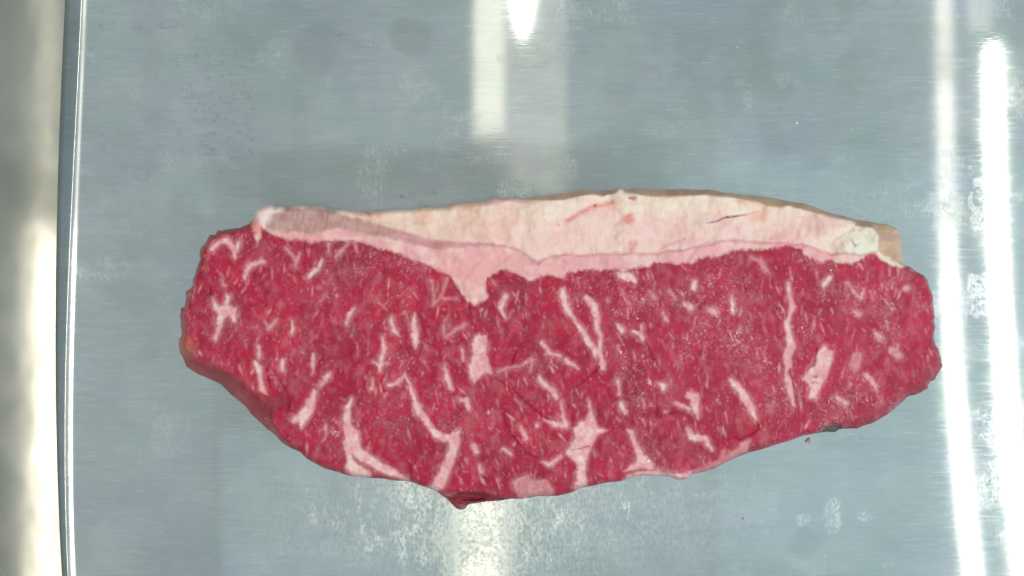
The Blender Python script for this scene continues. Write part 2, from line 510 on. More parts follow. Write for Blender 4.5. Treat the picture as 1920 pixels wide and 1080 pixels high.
# lower limit of the fat along the top, left to right
CAPLOW = [(471,413),(473,432),(482,453),(488,443),(489,427),(509,438),(531,446),(556,450),(584,454),(606,450),(631,449),(659,450),(689,457),(723,470),(753,479),
 (781,486),(797,490),(816,501),(833,512),(849,520),(863,540),(874,557),(888,573),(894,570),(902,562),(914,556),(907,534),(911,518),(930,514),(938,505),(958,507),(974,515),
 (991,526),(1010,523),(1030,515),(1058,520),(1069,509),(1099,507),(1127,505),(1147,508),(1183,504),(1208,498),(1247,491),(1280,494),(1299,495),(1311,482),
 (1360,476),(1374,466),(1397,468),(1419,468),(1447,468),(1472,461),(1497,465),(1516,479),(1527,491),(1541,493),(1558,489),(1594,491),(1624,480),(1641,476),(1660,491),(1674,500),(1691,500)]
CAP = CAPLOW + [(1712,494),(1712,330),(440,340),(462,412)]
SILVER = [(498,413),(514,399),(542,390),(584,389),(625,396),(667,409),(709,420),(764,436),(808,448),(849,454),(891,455),(933,458),(963,462),(985,473),(1002,486),(1014,493),
 (1008,499),(991,488),(969,470),(935,463),(891,463),(852,466),(824,468),(806,465),(764,454),(709,443),(667,435),(634,428),(614,432),(592,440),(575,439),(542,433),(520,434),(498,428)]
SEAM = [(1008,494),(1016,487),(1058,476),(1085,479),(1141,476),(1174,475),(1224,476),(1252,470),(1280,469),(1322,459),(1363,452),(1419,454),(1474,455),(1516,461),(1535,469),(1558,477),(1580,476),(1613,480),(1641,474)]
BAND = [(489,427),(498,428),(520,434),(542,433),(575,439),(592,440),(614,432),(634,428),(667,435),(709,443),(764,454),(806,465),(824,468),(852,466),(891,463),(935,463),(969,470),(991,488)] + SEAM + CAPLOW[::-1][3:57]
TANIN = [(974,372),(1008,376),(1058,376),(1085,368),(1113,365),(1130,368),(1152,364),(1163,351),(1174,361),(1199,366),(1230,370),(1280,368),(1322,365),(1363,370),(1419,379),(1435,387),(1452,390),
 (1480,386),(1516,397),(1558,407),(1597,414),(1604,425),(1635,427),(1648,443),(1645,473),(1669,484),(1682,493),(1694,499)]
TAN = TANIN + [(1712,494),(1712,330),(974,340)]
BROWNIN = [(330,638),(352,655),(375,679),(412,687),(453,707),(475,737),(514,748),(533,755),(518,768),(512,788),(526,815),(560,846)]
BROWN = BROWNIN + [(560,880),(300,900),(300,640)]
RIMIN = [(478,402),(462,428),(432,437),(412,442),(396,452),(384,468),(378,490),(371,520),(362,545),(358,570),(349,590),(352,625),(346,655)]
RIMP = RIMIN + [(300,655),(300,380),(478,380)]
FLAP = [(824,924),(853,921),(896,924),(951,933),(960,938),(960,990),(820,990)]
RIGHTIN = [(1755,655),(1742,690),(1728,712),(1700,728),(1668,750),(1640,772),(1600,786),(1560,794),(1530,806)]
RIGHTP = RIGHTIN + [(1530,860),(1800,860),(1800,655)]
DARKP = [(1534,809),(1548,800),(1561,796),(1575,797),(1585,805),(1570,815),(1545,815)]
LUMP = [(1577,443),(1602,430),(1635,428),(1647,443),(1644,471),(1613,479),(1580,476)]
CREAM = [(960,380),(1050,382),(1100,372),(1180,366),(1320,370),(1435,387),(1400,402),(1344,412),(1290,398),(1200,398),(1150,388),(1060,398),(1000,432),(900,440),(820,440),(700,405),(700,396),(860,384)]

# large marbling: strokes (x, y, width) or polygons
ST = {
 'y_fork': [[(398,468,6),(409,457,8),(423,450,9),(437,465,10),(442,482,5)],[(449,454,6),(444,472,6)]],
 'hook': [[(459,518,8),(462,507,9),(470,496,9),(487,490,8),(496,492,4)]],
 'fork2': [[(537,467,6),(548,477,5),(553,490,6),(556,503,4)],[(562,474,5),(556,493,6)]],
 'slash': [[(603,490,6),(595,504,10),(586,512,8),(577,521,5)]],
 'tick': [[(617,458,6),(616,475,5)]],
 'slash2': [[(656,454,5),(645,466,6),(631,482,6)],[(664,455,4),(669,472,4)]],
 'leaf': [[(778,590,3),(776,606,10),(779,628,14),(780,640,11),(778,655,3)]],
 'stalk': [[(717,633,4),(720,654,10),(717,668,8),(712,693,6)],[(700,678,3),(712,684,5),(726,680,3)]],
 'vee': [[(810,526,8),(813,551,5),(812,572,6),(827,554,6),(838,523,7)],[(830,560,5),(856,560,6)]],
 'dash': [[(664,577,4),(653,593,9),(650,607,5)]],
 'fork3': [[(517,603,6),(503,617,9)],[(495,603,4),(502,615,6)]],
 'drop': [[(548,602,3),(548,619,8),(547,625,4)]],
 'crook': [[(734,596,6),(739,618,8),(748,629,4)]],
 'blob_fork': [[(416,524,6),(422,535,9)]],
 'long_streak': [[(1055,545,9),(1060,570,11),(1074,596,8),(1094,624,9),(1106,645,12),(1122,662,15),(1129,682,13),(1131,692,6)]],
 'long_streak2': [[(1099,559,10),(1113,573,16),(1120,596,12),(1119,613,9),(1127,634,7),(1124,656,10)]],
 'bend': [[(949,556,10),(940,569,13),(940,580,8),(948,596,4)]],
 'chip': [[(872,607,8),(852,621,7),(836,633,7)],[(833,598,4),(833,628,3)]],
 'wedge': [[(1165,514,14),(1180,520,18),(1190,527,8)]],
 'dash2': [[(1219,545,7),(1228,560,9)]],
 'dash3': [[(1255,545,7),(1266,560,6)]],
 'fork4': [[(1188,622,6),(1200,627,12),(1206,634,6)],[(1203,612,4),(1203,622,5)]],
 'dot': [[(1160,612,8),(1166,618,10)]],
 'dash4': [[(1244,586,5),(1249,601,8)]],
 'seam_streak': [[(1480,532,5),(1479,554,9),(1486,576,11),(1480,590,8),(1475,607,11),(1480,628,12),(1484,650,17),(1475,668,15),(1478,684,13),(1473,697,4),(1479,717,12),(1484,739,11),(1487,761,3)]],
 'patch': [[(1425,488,10),(1436,508,11)],[(1410,482,4),(1425,490,7)]],
 'tick2': [[(1372,554,5),(1375,582,7)]],
 'patch2': [[(1556,521,9),(1546,533,11)]],
 'dash5': [[(1588,531,6),(1608,555,7)],[(1620,542,6),(1615,560,7)]],
 'patch3': [[(1328,580,8),(1338,585,14)]],
 'patch4': [[(1284,570,8),(1294,576,15)]],
 'dab': [[(1304,528,6),(1301,540,11)]],
 'dab2': [[(1602,584,6),(1612,589,9)]],
 'dot2': [[(1697,540,9),(1702,540,8)]],
 'spine': [[(1371,712,9),(1378,720,13),(1391,734,12),(1402,756,15),(1412,770,12),(1418,788,4)]],
 'boot': [[(1293,740,14),(1304,744,14),(1302,757,16),(1308,782,6)],[(1278,760,6),(1294,767,6)]],
 'arrow': [[(1288,805,7),(1301,820,16),(1322,822,10),(1336,844,6)]],
 'veil': [[(1608,665,16),(1602,684,22)]],
 'veil2': [[(1640,622,9),(1651,634,16)]],
 'veil3': [[(1673,658,12),(1686,668,14)],[(1684,645,4),(1682,658,6)]],
 'dash6': [[(1624,702,9),(1634,714,9),(1643,728,4)]],
 'dash7': [[(1568,744,6),(1588,757,7)]],
 'edge_fat': [[(1290,892,10),(1330,874,12),(1372,856,15),(1396,838,17),(1404,828,8)],[(1350,866,10),(1356,848,10)]],
 'comma': [[(1052,754,4),(1056,784,6),(1062,798,12),(1042,795,9),(1020,787,4)]],
 'branch': [[(731,723,8),(745,718,9),(758,703,4),(770,726,8),(778,751,8),(787,773,14),(798,788,11),(814,810,12),(835,822,15),(852,820,18),(861,810,5)],[(853,823,18),(850,848,15),(838,875,18),(823,905,24),(813,918,18)]],
 'hatchet': [[(590,737,8),(583,752,16),(578,768,20),(568,780,22),(553,786,14)],[(568,786,14),(564,803,5)]],
 'sliver': [[(618,697,6),(614,706,11),(600,724,4)]],
 'tall_fat': [[(660,749,4),(650,768,13),(650,796,17),(660,818,26),(668,844,20),(690,862,18),(722,880,16),(764,899,7)],[(650,832,12),(654,848,14)],[(656,860,14),(664,882,26),(690,889,14)]],
 'thorn': [[(480,682,8),(486,690,12),(488,712,9),(492,729,9),(500,740,3)]],
 'tick3': [[(485,650,6),(487,671,4)]],
 'needle': [[(588,665,4),(586,684,7),(587,699,3)]],
 'grain': [[(530,676,6),(530,692,7)]],
 'grain2': [[(698,714,5),(698,728,7)]],
 'needle2': [[(834,684,3),(838,706,7),(846,728,9)]],
 'needle3': [[(867,656,5),(868,675,6)]],
 'dab3': [[(864,750,8),(874,750,10),(879,766,7)]],
 'dash8': [[(1062,676,5),(1072,684,9),(1084,691,4)]],
 'dash9': [[(1012,710,7),(1024,724,8),(1038,732,10),(1043,745,8)]],
 'thread': [[(1016,642,6),(1030,662,6),(1050,668,6)]],
 'thread2': [[(936,696,9),(950,690,5),(976,686,5),(997,677,6),(994,695,5)]],
 'needle4': [[(1159,714,5),(1161,738,7)]],
 'triangle': [[(1238,720,4),(1244,724,13)]],
 'needle5': [[(1165,758,8),(1172,774,8)]],
 'needle6': [[(976,801,6),(986,822,8)]],
 'dot3': [[(1007,798,8)]],
 'needle7': [[(944,842,6),(957,852,6)]],
 'needle8': [[(886,834,7),(894,848,8)]],
 'beak': [[(1016,865,4),(1032,869,10),(1053,856,4)]],
 'dot4': [[(899,876,7),(902,884,6)]],
 'tick4': [[(1264,756,5),(1280,762,8)]],
}
PG = {
 'left_fat': [(400,561),(412,575),(420,572),(425,552),(432,556),(429,572),(443,578),(443,604),(436,602),(430,590),(420,600),(414,618),(405,640),(397,634),(406,610),(408,592),(402,578)],
 'column_fat': [(890,631),(911,629),(914,648),(912,665),(918,685),(923,699),(910,700),(902,706),(888,719),(883,704),(880,686),(887,665),(885,645)],
 'crossed_fat': [(1547,646),(1554,660),(1563,660),(1559,683),(1548,711),(1536,733),(1530,747),(1518,747),(1522,728),(1506,711),(1515,694),(1527,683),(1530,664),(1538,653)],
 'boot_fat': [(1175,803),(1187,810),(1197,835),(1206,850),(1223,868),(1227,882),(1205,878),(1170,884),(1194,862),(1188,840)],
 'central_fat': [(1105,753),(1113,780),(1119,799),(1138,807),(1119,817),(1110,836),(1104,851),(1098,872),(1101,912),(1079,920),(1083,872),(1073,860),(1061,851),(1070,832),(1078,820),(1076,802),(1098,787),(1104,768)],
 'base_fat': [(960,903),(988,890),(1006,902),(1024,899),(1038,918),(1037,940),(972,945)],
 'bottom_rim': [(1174,891),(1208,884),(1238,883),(1262,888),(1285,884),(1300,880),(1300,910),(1170,910)],
}
FAINT = {'veil', 'veil2', 'veil3', 'patch', 'dash5', 'dab2', 'base_fat', 'thread2', 'blob_fork', 'edge_fat', 'chip', 'vee', 'fork2', 'slash2', 'tick', 'fork3', 'dash3', 'dash2'}
CREASE = [[(927,707,2),(963,732,3),(994,759,4),(1015,779,4),(1043,790,2)],[(945,787,2),(960,817,4),(982,845,5),(1006,857,2)],[(1120,664,2),(1121,692,3),(1077,728,3),(1064,768,2)],[(969,655,2),(957,686,3)],
 [(1232,744,2),(1231,781,3)],[(1230,782,2),(1280,770,2)],[(1419,789,2),(1423,806,4),(1386,825,4),(1375,820,2)],[(1531,653,3),(1527,683,4),(1514,695,2)],[(1481,690,3),(1487,725,3),(1490,750,2)],[(391,533,3),(397,555,3)],
 [(512,695,2),(534,726,4),(541,752,6),(537,775,2)],[(1073,843,2),(1087,842,3),(1104,835,2)],[(1522,706,1),(1529,705,3),(1534,704,1)],[(1520,718,1),(1528,716,3),(1536,719,1)],[(767,870,2),(770,895,4),(775,905,3)],[(500,690,2),(505,720,3)],
 [(1077,795,3),(1064,802,2)],[(1210,640,2),(1222,670,3),(1245,700,2)],[(880,575,3),(885,596,3)],[(1392,520,3),(1402,560,2)]]

step = 1.6
gx = np.arange(322, 1780, step)
gy = np.arange(342, 968, step)
GX, GY = np.meshgrid(gx, gy)
jag = np.asarray(OUT, float)
jag = chaikin(jag, 1)
# a slightly nibbled cut edge
t = np.arange(len(jag))
rj = np.random.RandomState(9)
jag = jag + rj.normal(0, 1.35, jag.shape)
D = poly_sdf(GX, GY, jag)
inside = D > 0
cell = inside[:-1, :-1] & inside[1:, :-1] & inside[1:, 1:] & inside[:-1, 1:]
used = np.zeros_like(inside)
for a in (slice(None, -1), slice(1, None)):
    for b in (slice(None, -1), slice(1, None)):
        used[a, b] |= cell
# corners on the border are pushed onto the outline
full = np.zeros_like(inside)
full[1:-1, 1:-1] = cell[:-1, :-1] & cell[1:, :-1] & cell[1:, 1:] & cell[:-1, 1:]
border = used & ~full
gyD, gxD = np.gradient(D, step)
gl = np.hypot(gxD, gyD) + 1e-6
MX, MY = GX.copy(), GY.copy()
mv = np.clip(D, 0, 2.2 * step)
MX[border] -= (gxD / gl * mv)[border]
MY[border] -= (gyD / gl * mv)[border]
U, Vp, dO = MX[used], MY[used], np.where(border, 0, D)[used]

# ragged domain for tissue borders
n1, n2 = fbm(U, Vp, 13, 61, 3), fbm(U, Vp, 13, 67, 3)
m1, m2 = fbm(U, Vp, 5, 71, 2), fbm(U, Vp, 5, 73, 2)
XU, YV = U + 3.2 * n1 + 1.6 * m1, Vp + 4.5 * n2 + 2.0 * m2
fine = fbm(U * 1.5, Vp * .8, 6, 77, 3)


def reg(pts, soft=2.0, warp=1.0):
    return sstep(-soft, soft, poly_sdf(U + (XU - U) * warp, Vp + (YV - Vp) * warp, pts))


rag = fbm(U * 1.4, Vp * .5, 5, 201, 2) + .8 * n2
capd = poly_sdf(XU, YV, CAP) + (.8 * rag + 2.0 * n1 + 5.0 * fbm(U, Vp * .5, 15, 321, 3) * (.4 + .6 * sstep(780, 900, U))) * sstep(430, 470, Vp)
cap = sstep(-4.2, 4.2, capd)
cap_soft = sstep(-16, 16, capd)
silver = reg(SILVER, 3.6, .8)
band = reg(BAND, 1.5, .3)
tan = reg(TAN, 2.5, .6) * cap
brown = reg(BROWN, 6, 1.5)
rim_ = reg(RIMP, 3, 1.2)
flap = reg(FLAP, 1.2, .4)
rightp = reg(RIGHTP, 10, 1.5)
darkp = reg(DARKP, 1.5, .3)
lump = reg(LUMP, 7, .9)
cream = reg(CREAM, 14, 1.5)

# ---- marbling
big = np.full(U.shape, -99.0)
bid = np.full(U.shape, -1, int)
fat_m = np.zeros(U.shape)
names = list(ST) + list(PG)
ux = U + 1.8 * n1 + 1.5 * m1
vy = Vp + 2.6 * n2 + 1.8 * m2
for k, nm in enumerate(names):
    if nm in ST:
        pts = np.concatenate([np.asarray(s) for s in ST[nm]])[:, :2]
    else:
        pts = np.asarray(PG[nm], float)
    lo, hi = pts.min(0) - 26, pts.max(0) + 26
    q = np.nonzero((U > lo[0]) & (U < hi[0]) & (Vp > lo[1]) & (Vp < hi[1]))[0]
    if nm in ST:
        sd = np.max([stroke_sdf(ux[q], vy[q], s) for s in ST[nm]], 0)
    else:
        sd = poly_sdf(ux[q], vy[q], PG[nm])
    sd = sd + 1.2 + 2.3 * rag[q] * np.clip(.35 + .12 * sd, .5, 1)
    f = .58 if nm in FAINT else 1.0
    fat_m[q] = np.maximum(fat_m[q], f * (.90 + .22 * m1[q]) * sstep(-3.6, 5.6, sd))
    # pale halo where fat lies just under the surface
    fat_m[q] = np.maximum(fat_m[q], .26 * f * sstep(-9, 0, sd) * sstep(-.5, .5, n1[q] + .15))
    hit = sd > big[q]
    big[q[hit]] = sd[hit]
    bid[q[hit]] = k

rg = np.random.RandomState(21)
lean_lo = np.array([345, 440]), np.array([1755, 930])
order = np.argsort(U)
Us = U[order]


def fleck(cx, cy, L, wd, ang, f, soft):
    r = L / 2 + 8
    q = order[np.searchsorted(Us, cx - r):np.searchsorted(Us, cx + r)]
    q = q[np.abs(Vp[q] - cy) < r]
    if not len(q):
        return
    dx, dy = math.sin(ang) * L / 2, math.cos(ang) * L / 2
    b = rg.uniform(-.25, .25) * L
    sd = stroke_sdf(U[q] + .8 * n1[q], Vp[q] + .8 * n2[q], [(cx - dx, cy - dy, wd * .15), (cx + b * math.sin(ang), cy + b * math.cos(ang), wd), (cx + dx, cy + dy, wd * .15)])
    sd = sd + .9 * rag[q]
    fat_m[q] = np.maximum(fat_m[q], f * sstep(-soft, soft * .8, sd))


def tilt_at(cx):
    return -.35 if cx < 760 else (.35 if cx < 1250 else .1)


for i in range(1100):
    cx, cy = rg.uniform(345, 1755), rg.uniform(440, 930)
    dens = .5 + .5 * math.sin(cx * .011 + 2) * math.sin(cy * .017) + .25 * (cx > 1180) * (cy < 660)
    if rg.rand() > .35 + .65 * dens:
        continue
    ang = tilt_at(cx) * rg.uniform(-.2, 1.3) + rg.normal(0, .30)
    fleck(cx, cy, rg.uniform(6, 24), rg.uniform(2.0, 6.0), ang, rg.uniform(.10, .54), rg.uniform(2.0, 3.8))
for i in range(350):
    cx, cy = rg.uniform(345, 1755), rg.uniform(440, 930)
    fleck(cx, cy, rg.uniform(10, 36), rg.uniform(6, 14), tilt_at(cx) + rg.normal(0, .4), rg.uniform(.05, .17), 5)
for i in range(2700):
    cx, cy = rg.uniform(345, 1755), rg.uniform(440, 930)
    fleck(cx, cy, rg.uniform(2, 9), rg.uniform(1.4, 3.0), tilt_at(cx) + rg.normal(0, .5), rg.uniform(.05, .36), 1.8)
web = sstep(.07, .0, np.abs(fbm(U * 1.5 + .3 * Vp, Vp * .55, 16, 211, 2))) * sstep(.05, .45, fbm(U, Vp, 42, 213, 2))
fat_m = np.maximum(fat_m, .15 * web)
haze_f = sstep(.12, .6, fbm(U, Vp * .8, 20, 91, 3)) * .09
fat_m = np.maximum(fat_m, haze_f)
fat_m = fat_m * (1 - cap) * (1 - .75 * brown) * (1 - .8 * flap) * (1 - .6 * rightp)

crease = np.zeros(U.shape)
for s in CREASE:
    pts = np.asarray(s)[:, :2]
    lo, hi = pts.min(0) - 14, pts.max(0) + 14
    q = np.nonzero((U > lo[0]) & (U < hi[0]) & (Vp > lo[1]) & (Vp < hi[1]))[0]
    crease[q] = np.maximum(crease[q], sstep(-1.8, 1.6, stroke_sdf(ux[q], vy[q], s)))
# muscle bundle borders
bundle = np.abs(fbm(U * 1.3, Vp * .8, 60, 97, 2))
bcre = sstep(.035, .0, bundle) * (1 - cap) * sstep(0, .4, fbm(U, Vp, 90, 99, 2))
crease = np.maximum(crease, .25 * bcre) * (1 - cap)

# ---- colour of the tissue itself (linear)
def C(*v):
    a = np.array(v, float) / 255
    return np.where(a <= .04045, a / 12.92, ((a + .055) / 1.055) ** 2.4)


def blend(a, b, f):
    return a + (b - a) * np.asarray(f)[..., None]


one = np.ones(U.shape + (3,))
tone = fbm(U, Vp, 110, 101, 3)
lean = blend(C(180, 26, 56) * one, C(160, 22, 50) * one, sstep(-.5, .5, tone))
lean = blend(lean, C(178, 42, 72) * one, .45 * sstep(-.1, .7, fbm(U, Vp, 34, 103, 3)))
lean = blend(lean, C(184, 32, 64) * one, .4 * sstep(.0, .7, fbm(U, Vp, 60, 107, 2)))
lean = blend(lean, C(156, 62, 84) * one, .3 * sstep(.1, .6, fbm(U, Vp, 50, 109, 3)))
lean = lean * (1 + .20 * fine[..., None] + .14 * fbm(U, Vp, 14, 221, 2)[..., None])
lean = blend(lean, C(150, 66, 82) * one, .42 * sstep(-.05, .45, fbm(U, Vp * .8, 17, 401, 3)))
lean = blend(lean, C(200, 84, 106) * one, .38 * sstep(.08, .5, fbm(U * 1.2, Vp * .8, 11, 403, 3)))
lean = blend(lean, C(138, 20, 46) * one, .30 * sstep(.08, .5, fbm(U, Vp * .8, 24, 405, 3)))
lean = blend(lean, C(184, 54, 76) * one, .42 * sstep(900, 1650, U + 160 * fbm(U, Vp, 150, 281, 2)))
lean = blend(lean, C(198, 78, 102) * one, .14 * np.ones(U.shape))
bt = fbm(U * 1.3, Vp * .8, 60, 97, 2)
lean = lean * (1 + .10 * sstep(-.04, .04, bt) - .05 * sstep(.0, .05, fbm(U, Vp * .7, 80, 251, 2)))[..., None]
c = blend(lean, blend(C(240, 168, 172) * one, C(250, 200, 196) * one, sstep(-.3, .5, n1)), np.clip(fat_m, 0, 1))
c = blend(c, C(140, 14, 40) * one, .55 * crease)
# cap fat
capc = blend(C(246, 204, 196) * one, C(244, 210, 192) * one, np.clip(cream + .25 * n1, 0, 1))
capc = blend(capc, C(234, 176, 158) * one, .75 * sstep(1000, 880, U))
capc = blend(capc, C(242, 214, 196) * one, .4 * sstep(.05, .6, fbm(U, Vp * 1.4, 46, 113, 3)))
lob = fbm(U + 6 * n1, Vp * 1.5 + 6 * n2, 64, 231, 2)
capc = blend(capc, C(246, 214, 198) * one, .45 * sstep(-.03, .06, lob))
capc = blend(capc, C(234, 184, 172) * one, .55 * sstep(.05, .0, np.abs(lob + .02)) * sstep(-.2, .5, fbm(U, Vp, 40, 233, 2)))
capc = blend(capc, C(236, 176, 172) * one, .55 * sstep(.1, .6, fbm(U, Vp * 1.2, 60, 117, 3)) * (1 - .5 * cream))
ridge = np.abs(fbm(U + 10 * n1, Vp * 1.4 + 8 * n2, 60, 311, 2))
capc = blend(capc, C(250, 228, 212) * one, .32 * sstep(.10, .40, ridge))
capc = blend(capc, C(230, 168, 158) * one, .16 * sstep(.08, .0, ridge))
capc = blend(capc, C(244, 190, 184) * one, .5 * sstep(22, 72, dO + 16 * fbm(U, Vp, 40, 271, 2)) * sstep(1600, 1500, U))
capc = blend(capc, C(240, 225, 205) * one, .8 * sstep(1560, 1640, U) * (1 - band))
capc = blend(capc, blend(C(240, 166, 168) * one, C(246, 194, 188) * one, sstep(-.3, .5, fbm(U, Vp, 30, 241, 3))), band * .85)
capc = blend(capc, C(234, 156, 160) * one, band * .5 * sstep(0, .5, fbm(U, Vp, 24, 119, 2)))
capc = blend(capc, C(242, 224, 208) * one, lump * .6)
fib = sstep(-.35, .4, fbm(U * 7.0 + 1.4 * Vp, Vp * .6, 22, 121, 3))
silc = blend(C(178, 126, 124) * one, C(208, 158, 152) * one, fib * (.45 + .3 * n1))
silc = blend(silc, C(204, 134, 138) * one, sstep(640, 820, U))
capc = blend(capc, silc, silver * np.clip(.82 + .25 * n1, 0, 1))
# white tip at the left end
tip = sstep(28, 6, np.hypot(U - 494, (Vp - 402) * 1.1))
capc = blend(capc, C(246, 216, 212) * one, tip * .8)
capc = blend(capc, C(226, 110, 120) * one, .7 * sstep(16, 4, np.hypot(U - 479, (Vp - 428) * .7)))
seam = sstep(-2.4, 1.8, stroke_sdf(U + 1.5 * n1, Vp + 2 * n2, [(x, y, 3.6) for x, y in SEAM]))
capc = blend(capc, C(200, 134, 146) * one, seam * (.42 + .35 * n1))
for pts, colr, f, soft in [([(1063,415,8),(1086,401,6),(1116,386,7),(1149,379,3)], (222, 84, 96), .75, 3), ([(1110,396,10),(1150,384,12)], (240, 150, 146), .6, 8),
                           ([(1180,411,20)], (236, 128, 124), .8, 4), ([(1187,459,16),(1186,468,10)], (240, 140, 138), .7, 4), ([(1047,421,4)], (190, 30, 50), .9, 1.5),
                           ([(1116,386,4)], (150, 20, 40), .8, 1.5), ([(1324,418,2),(1344,415,3),(1358,408,4),(1380,406,3),(1399,403,1)], (140, 40, 48), .9, 1),
                           ([(1399,403,3),(1427,394,3),(1437,388,2)], (220, 130, 110), .7, 2), ([(1410,410,14),(1432,404,16)], (240, 168, 148), .7, 6),
                           ([(1448,446,14),(1485,450,22)], (238, 150, 156), .6, 8), ([(1597,450,2),(1604,462,3),(1609,459,2)], (170, 130, 124), .8, 1),
                           ([(1224,474,3),(1250,462,3),(1284,448,2)], (222, 120, 140), .7, 2), ([(1286,498,3),(1310,462,3),(1330,452,2)], (208, 140, 156), .6, 2),
                           ([(1058,505,3),(1060,495,4),(1057,486,2)], (206, 138, 152), .6, 2), ([(1138,502,4),(1137,490,5)], (200, 140, 156), .55, 3),
                           ([(930,410,20),(950,430,14)], (244, 186, 172), .55, 12), ([(836,388,2),(837,418,2),(835,446,2)], (226, 190, 172), .7, 2),
                           ([(956,394,2),(944,410,2),(940,425,2)], (226, 186, 168), .6, 3), ([(1000,380,2),(1058,388,2),(1064,400,2)], (230, 196, 178), .5, 3),
                           ([(935,372,4),(952,373,3)], (224, 104, 112), .7, 2), ([(688,398,6),(694,402,3)], (176, 132, 116), .8, 2), ([(1190,372,10),(1180,370,5)], (180, 96, 84), .8, 1.5),
                           ([(1672,486,6),(1680,492,4)], (190, 110, 80), .7, 3), ([(1553,464,2),(1580,440,2),(1600,428,2)], (214, 176, 160), .7, 2),
                           ([(1347,460,3),(1340,430,2),(1355,418,2)], (224, 168, 170), .5, 3), ([(1527,462,3),(1530,490,3)], (226, 160, 170), .5, 3)]:
    sd = stroke_sdf(U + 1.2 * n1, Vp + 1.6 * n2, pts)
    capc = blend(capc, C(*colr) * one, f * np.clip(.85 + .5 * m1 + .3 * n2, 0, 1) * sstep(-soft * 1.9, soft * 1.5, sd + .5 * soft * n1))
tanc = blend(C(212, 160, 136) * one, C(224, 178, 146) * one, sstep(-.4, .4, fbm(U, Vp, 26, 131, 3)))
tanc = blend(tanc, C(196, 146, 136) * one, .7 * sstep(.0, .5, fbm(U, Vp * 2, 40, 133, 3)))
capc = blend(capc, tanc, tan)
capc = capc * (1 + .025 * fine[..., None] + .05 * fbm(U, Vp, 26, 261, 3)[..., None])
c = blend(c, capc, cap)
brc = blend(C(146, 54, 64) * one, C(166, 72, 78) * one, sstep(-.4, .4, fbm(U, Vp, 18, 137, 3)))
brc = blend(brc, C(140, 88, 80) * one, .6 * sstep(0, .5, fbm(U, Vp, 30, 139, 3)))
c = blend(c, brc, brown * .85)
c = blend(c, C(150, 92, 84) * one, rim_ * .55 * (1 - cap) * sstep(14, 3, dO))
c = blend(c, C(196, 132, 104) * one, .42 * sstep(30, 6, np.hypot(U - 348, Vp - 652)))
c = blend(c, blend(C(158, 66, 78) * one, C(176, 110, 108) * one, sstep(-.1, .5, n1)), rightp * .3)
c = blend(c, blend(C(104, 82, 76) * one, C(134, 112, 104) * one, sstep(-.3, .3, n2)), darkp)
c = blend(c, blend(C(150, 58, 70) * one, C(190, 120, 124) * one, sstep(.0, .5, fbm(U * .6, Vp * 3, 22, 141, 3))), flap * .9)
c = np.clip(c, .004, .95)

# ---- height of the cut surface
T = 0.021
z = np.full(U.shape, T)
z += .0011 * fbm(U, Vp, 150, 151, 2) + .0005 * fbm(U, Vp, 45, 153, 2) + .00024 * fbm(U, Vp * .7, 9, 157, 2) * (1 - .6 * cap)
z += -.0005 * crease - .00012 * fat_m
z += cap_soft * (.0004 + .0021 * fbm(U, Vp * 1.2, 46, 161, 3) + .00035 * fbm(U * 1.3, Vp * .7, 12, 163, 2)) - .0006 * seam * cap + .0009 * lump
z += np.maximum(brown, rim_) * .0011 * fbm(U, Vp, 14, 411, 3)
e = np.clip(dO / 13.0, 0, 1)
rnd = .74 + .26 * np.sqrt(np.clip(1 - (1 - e) ** 2, 0, 1))


def bevel(inner, mask, low):
    di = poly_sdf(U, Vp, inner, closed=False)
    tt = np.clip(dO, 0, None) / (np.clip(dO, 0, None) + di + 1e-3)
    return np.where(mask > .5, low + (1 - low) * np.sin(np.clip(tt, 0, 1) * math.pi / 2), 1.0)


bv = np.minimum(bevel(TANIN, reg(TAN, .5, 0), .35), bevel(BROWNIN, reg(BROWN, .5, 0), .30))
bv = np.minimum(bv, bevel(RIMIN, reg(RIMP, .5, 0), .45))
bv = np.minimum(bv, bevel(RIGHTIN, reg(RIGHTP, .5, 0), .74))
z = z * np.minimum(rnd, bv)
z = z * (1 - flap * (.45 + .12 * fbm(U * .6, Vp * 3, 16, 171, 2)))
z = z * (1 - darkp * .5)

wet = sstep(.1, .5, fbm(U, Vp, 60, 181, 3)) * .6
for wxx, wyy, r in [(610,530,50),(700,500,50),(770,490,40),(1340,560,80),(1380,640,50),(1465,740,50),(1180,560,60),(650,810,50),(745,790,50),(860,800,40),(1080,540,50),(1600,560,40),(560,640,50),(1560,770,50)]:
    wet = np.maximum(wet, sstep(r * 1.3, r * .3, np.hypot(U - wxx, Vp - wyy)) * (.6 + .4 * n1))
wet = np.clip(.04 + wet, 0, 1) * (1 - .75 * cap) * (1 - .8 * brown)
fat_a = np.clip(np.maximum(fat_m, cap), 0, 1)

P = to_world(U, Vp, z)
vid = np.full(used.shape, -1)
vid[used] = np.arange(used.sum())
cj, ci = np.nonzero(cell)
Fq = np.stack([vid[cj, ci], vid[cj + 1, ci], vid[cj + 1, ci + 1], vid[cj, ci + 1]], -1)
# face ids: which tissue
fc = lambda a: a[Fq].mean(1)
fid = np.zeros(len(Fq), int)
bb = bid[Fq[:, 0]]
fid = np.where((fc(big) > 0) & (bb >= 0), 100 + bb, 0)
fid = np.where(fc(brown) > .5, 1, fid)
fid = np.where(fc(cap) > .5, 2, fid)
fid = np.where((fc(cap) > .5) & (fc(band) > .5), 3, fid)
fid = np.where((fc(cap) > .5) & (fc(silver) > .5), 4, fid)
fid = np.where((fc(cap) > .5) & (fc(tan) > .5), 5, fid)
fid = np.where(fc(flap) > .5, 6, fid)
# tiny leftovers of a streak go back to the lean meat
for k in np.unique(fid):
    if k >= 100 and (fid == k).sum() < 14:
        fid[fid == k] = 0
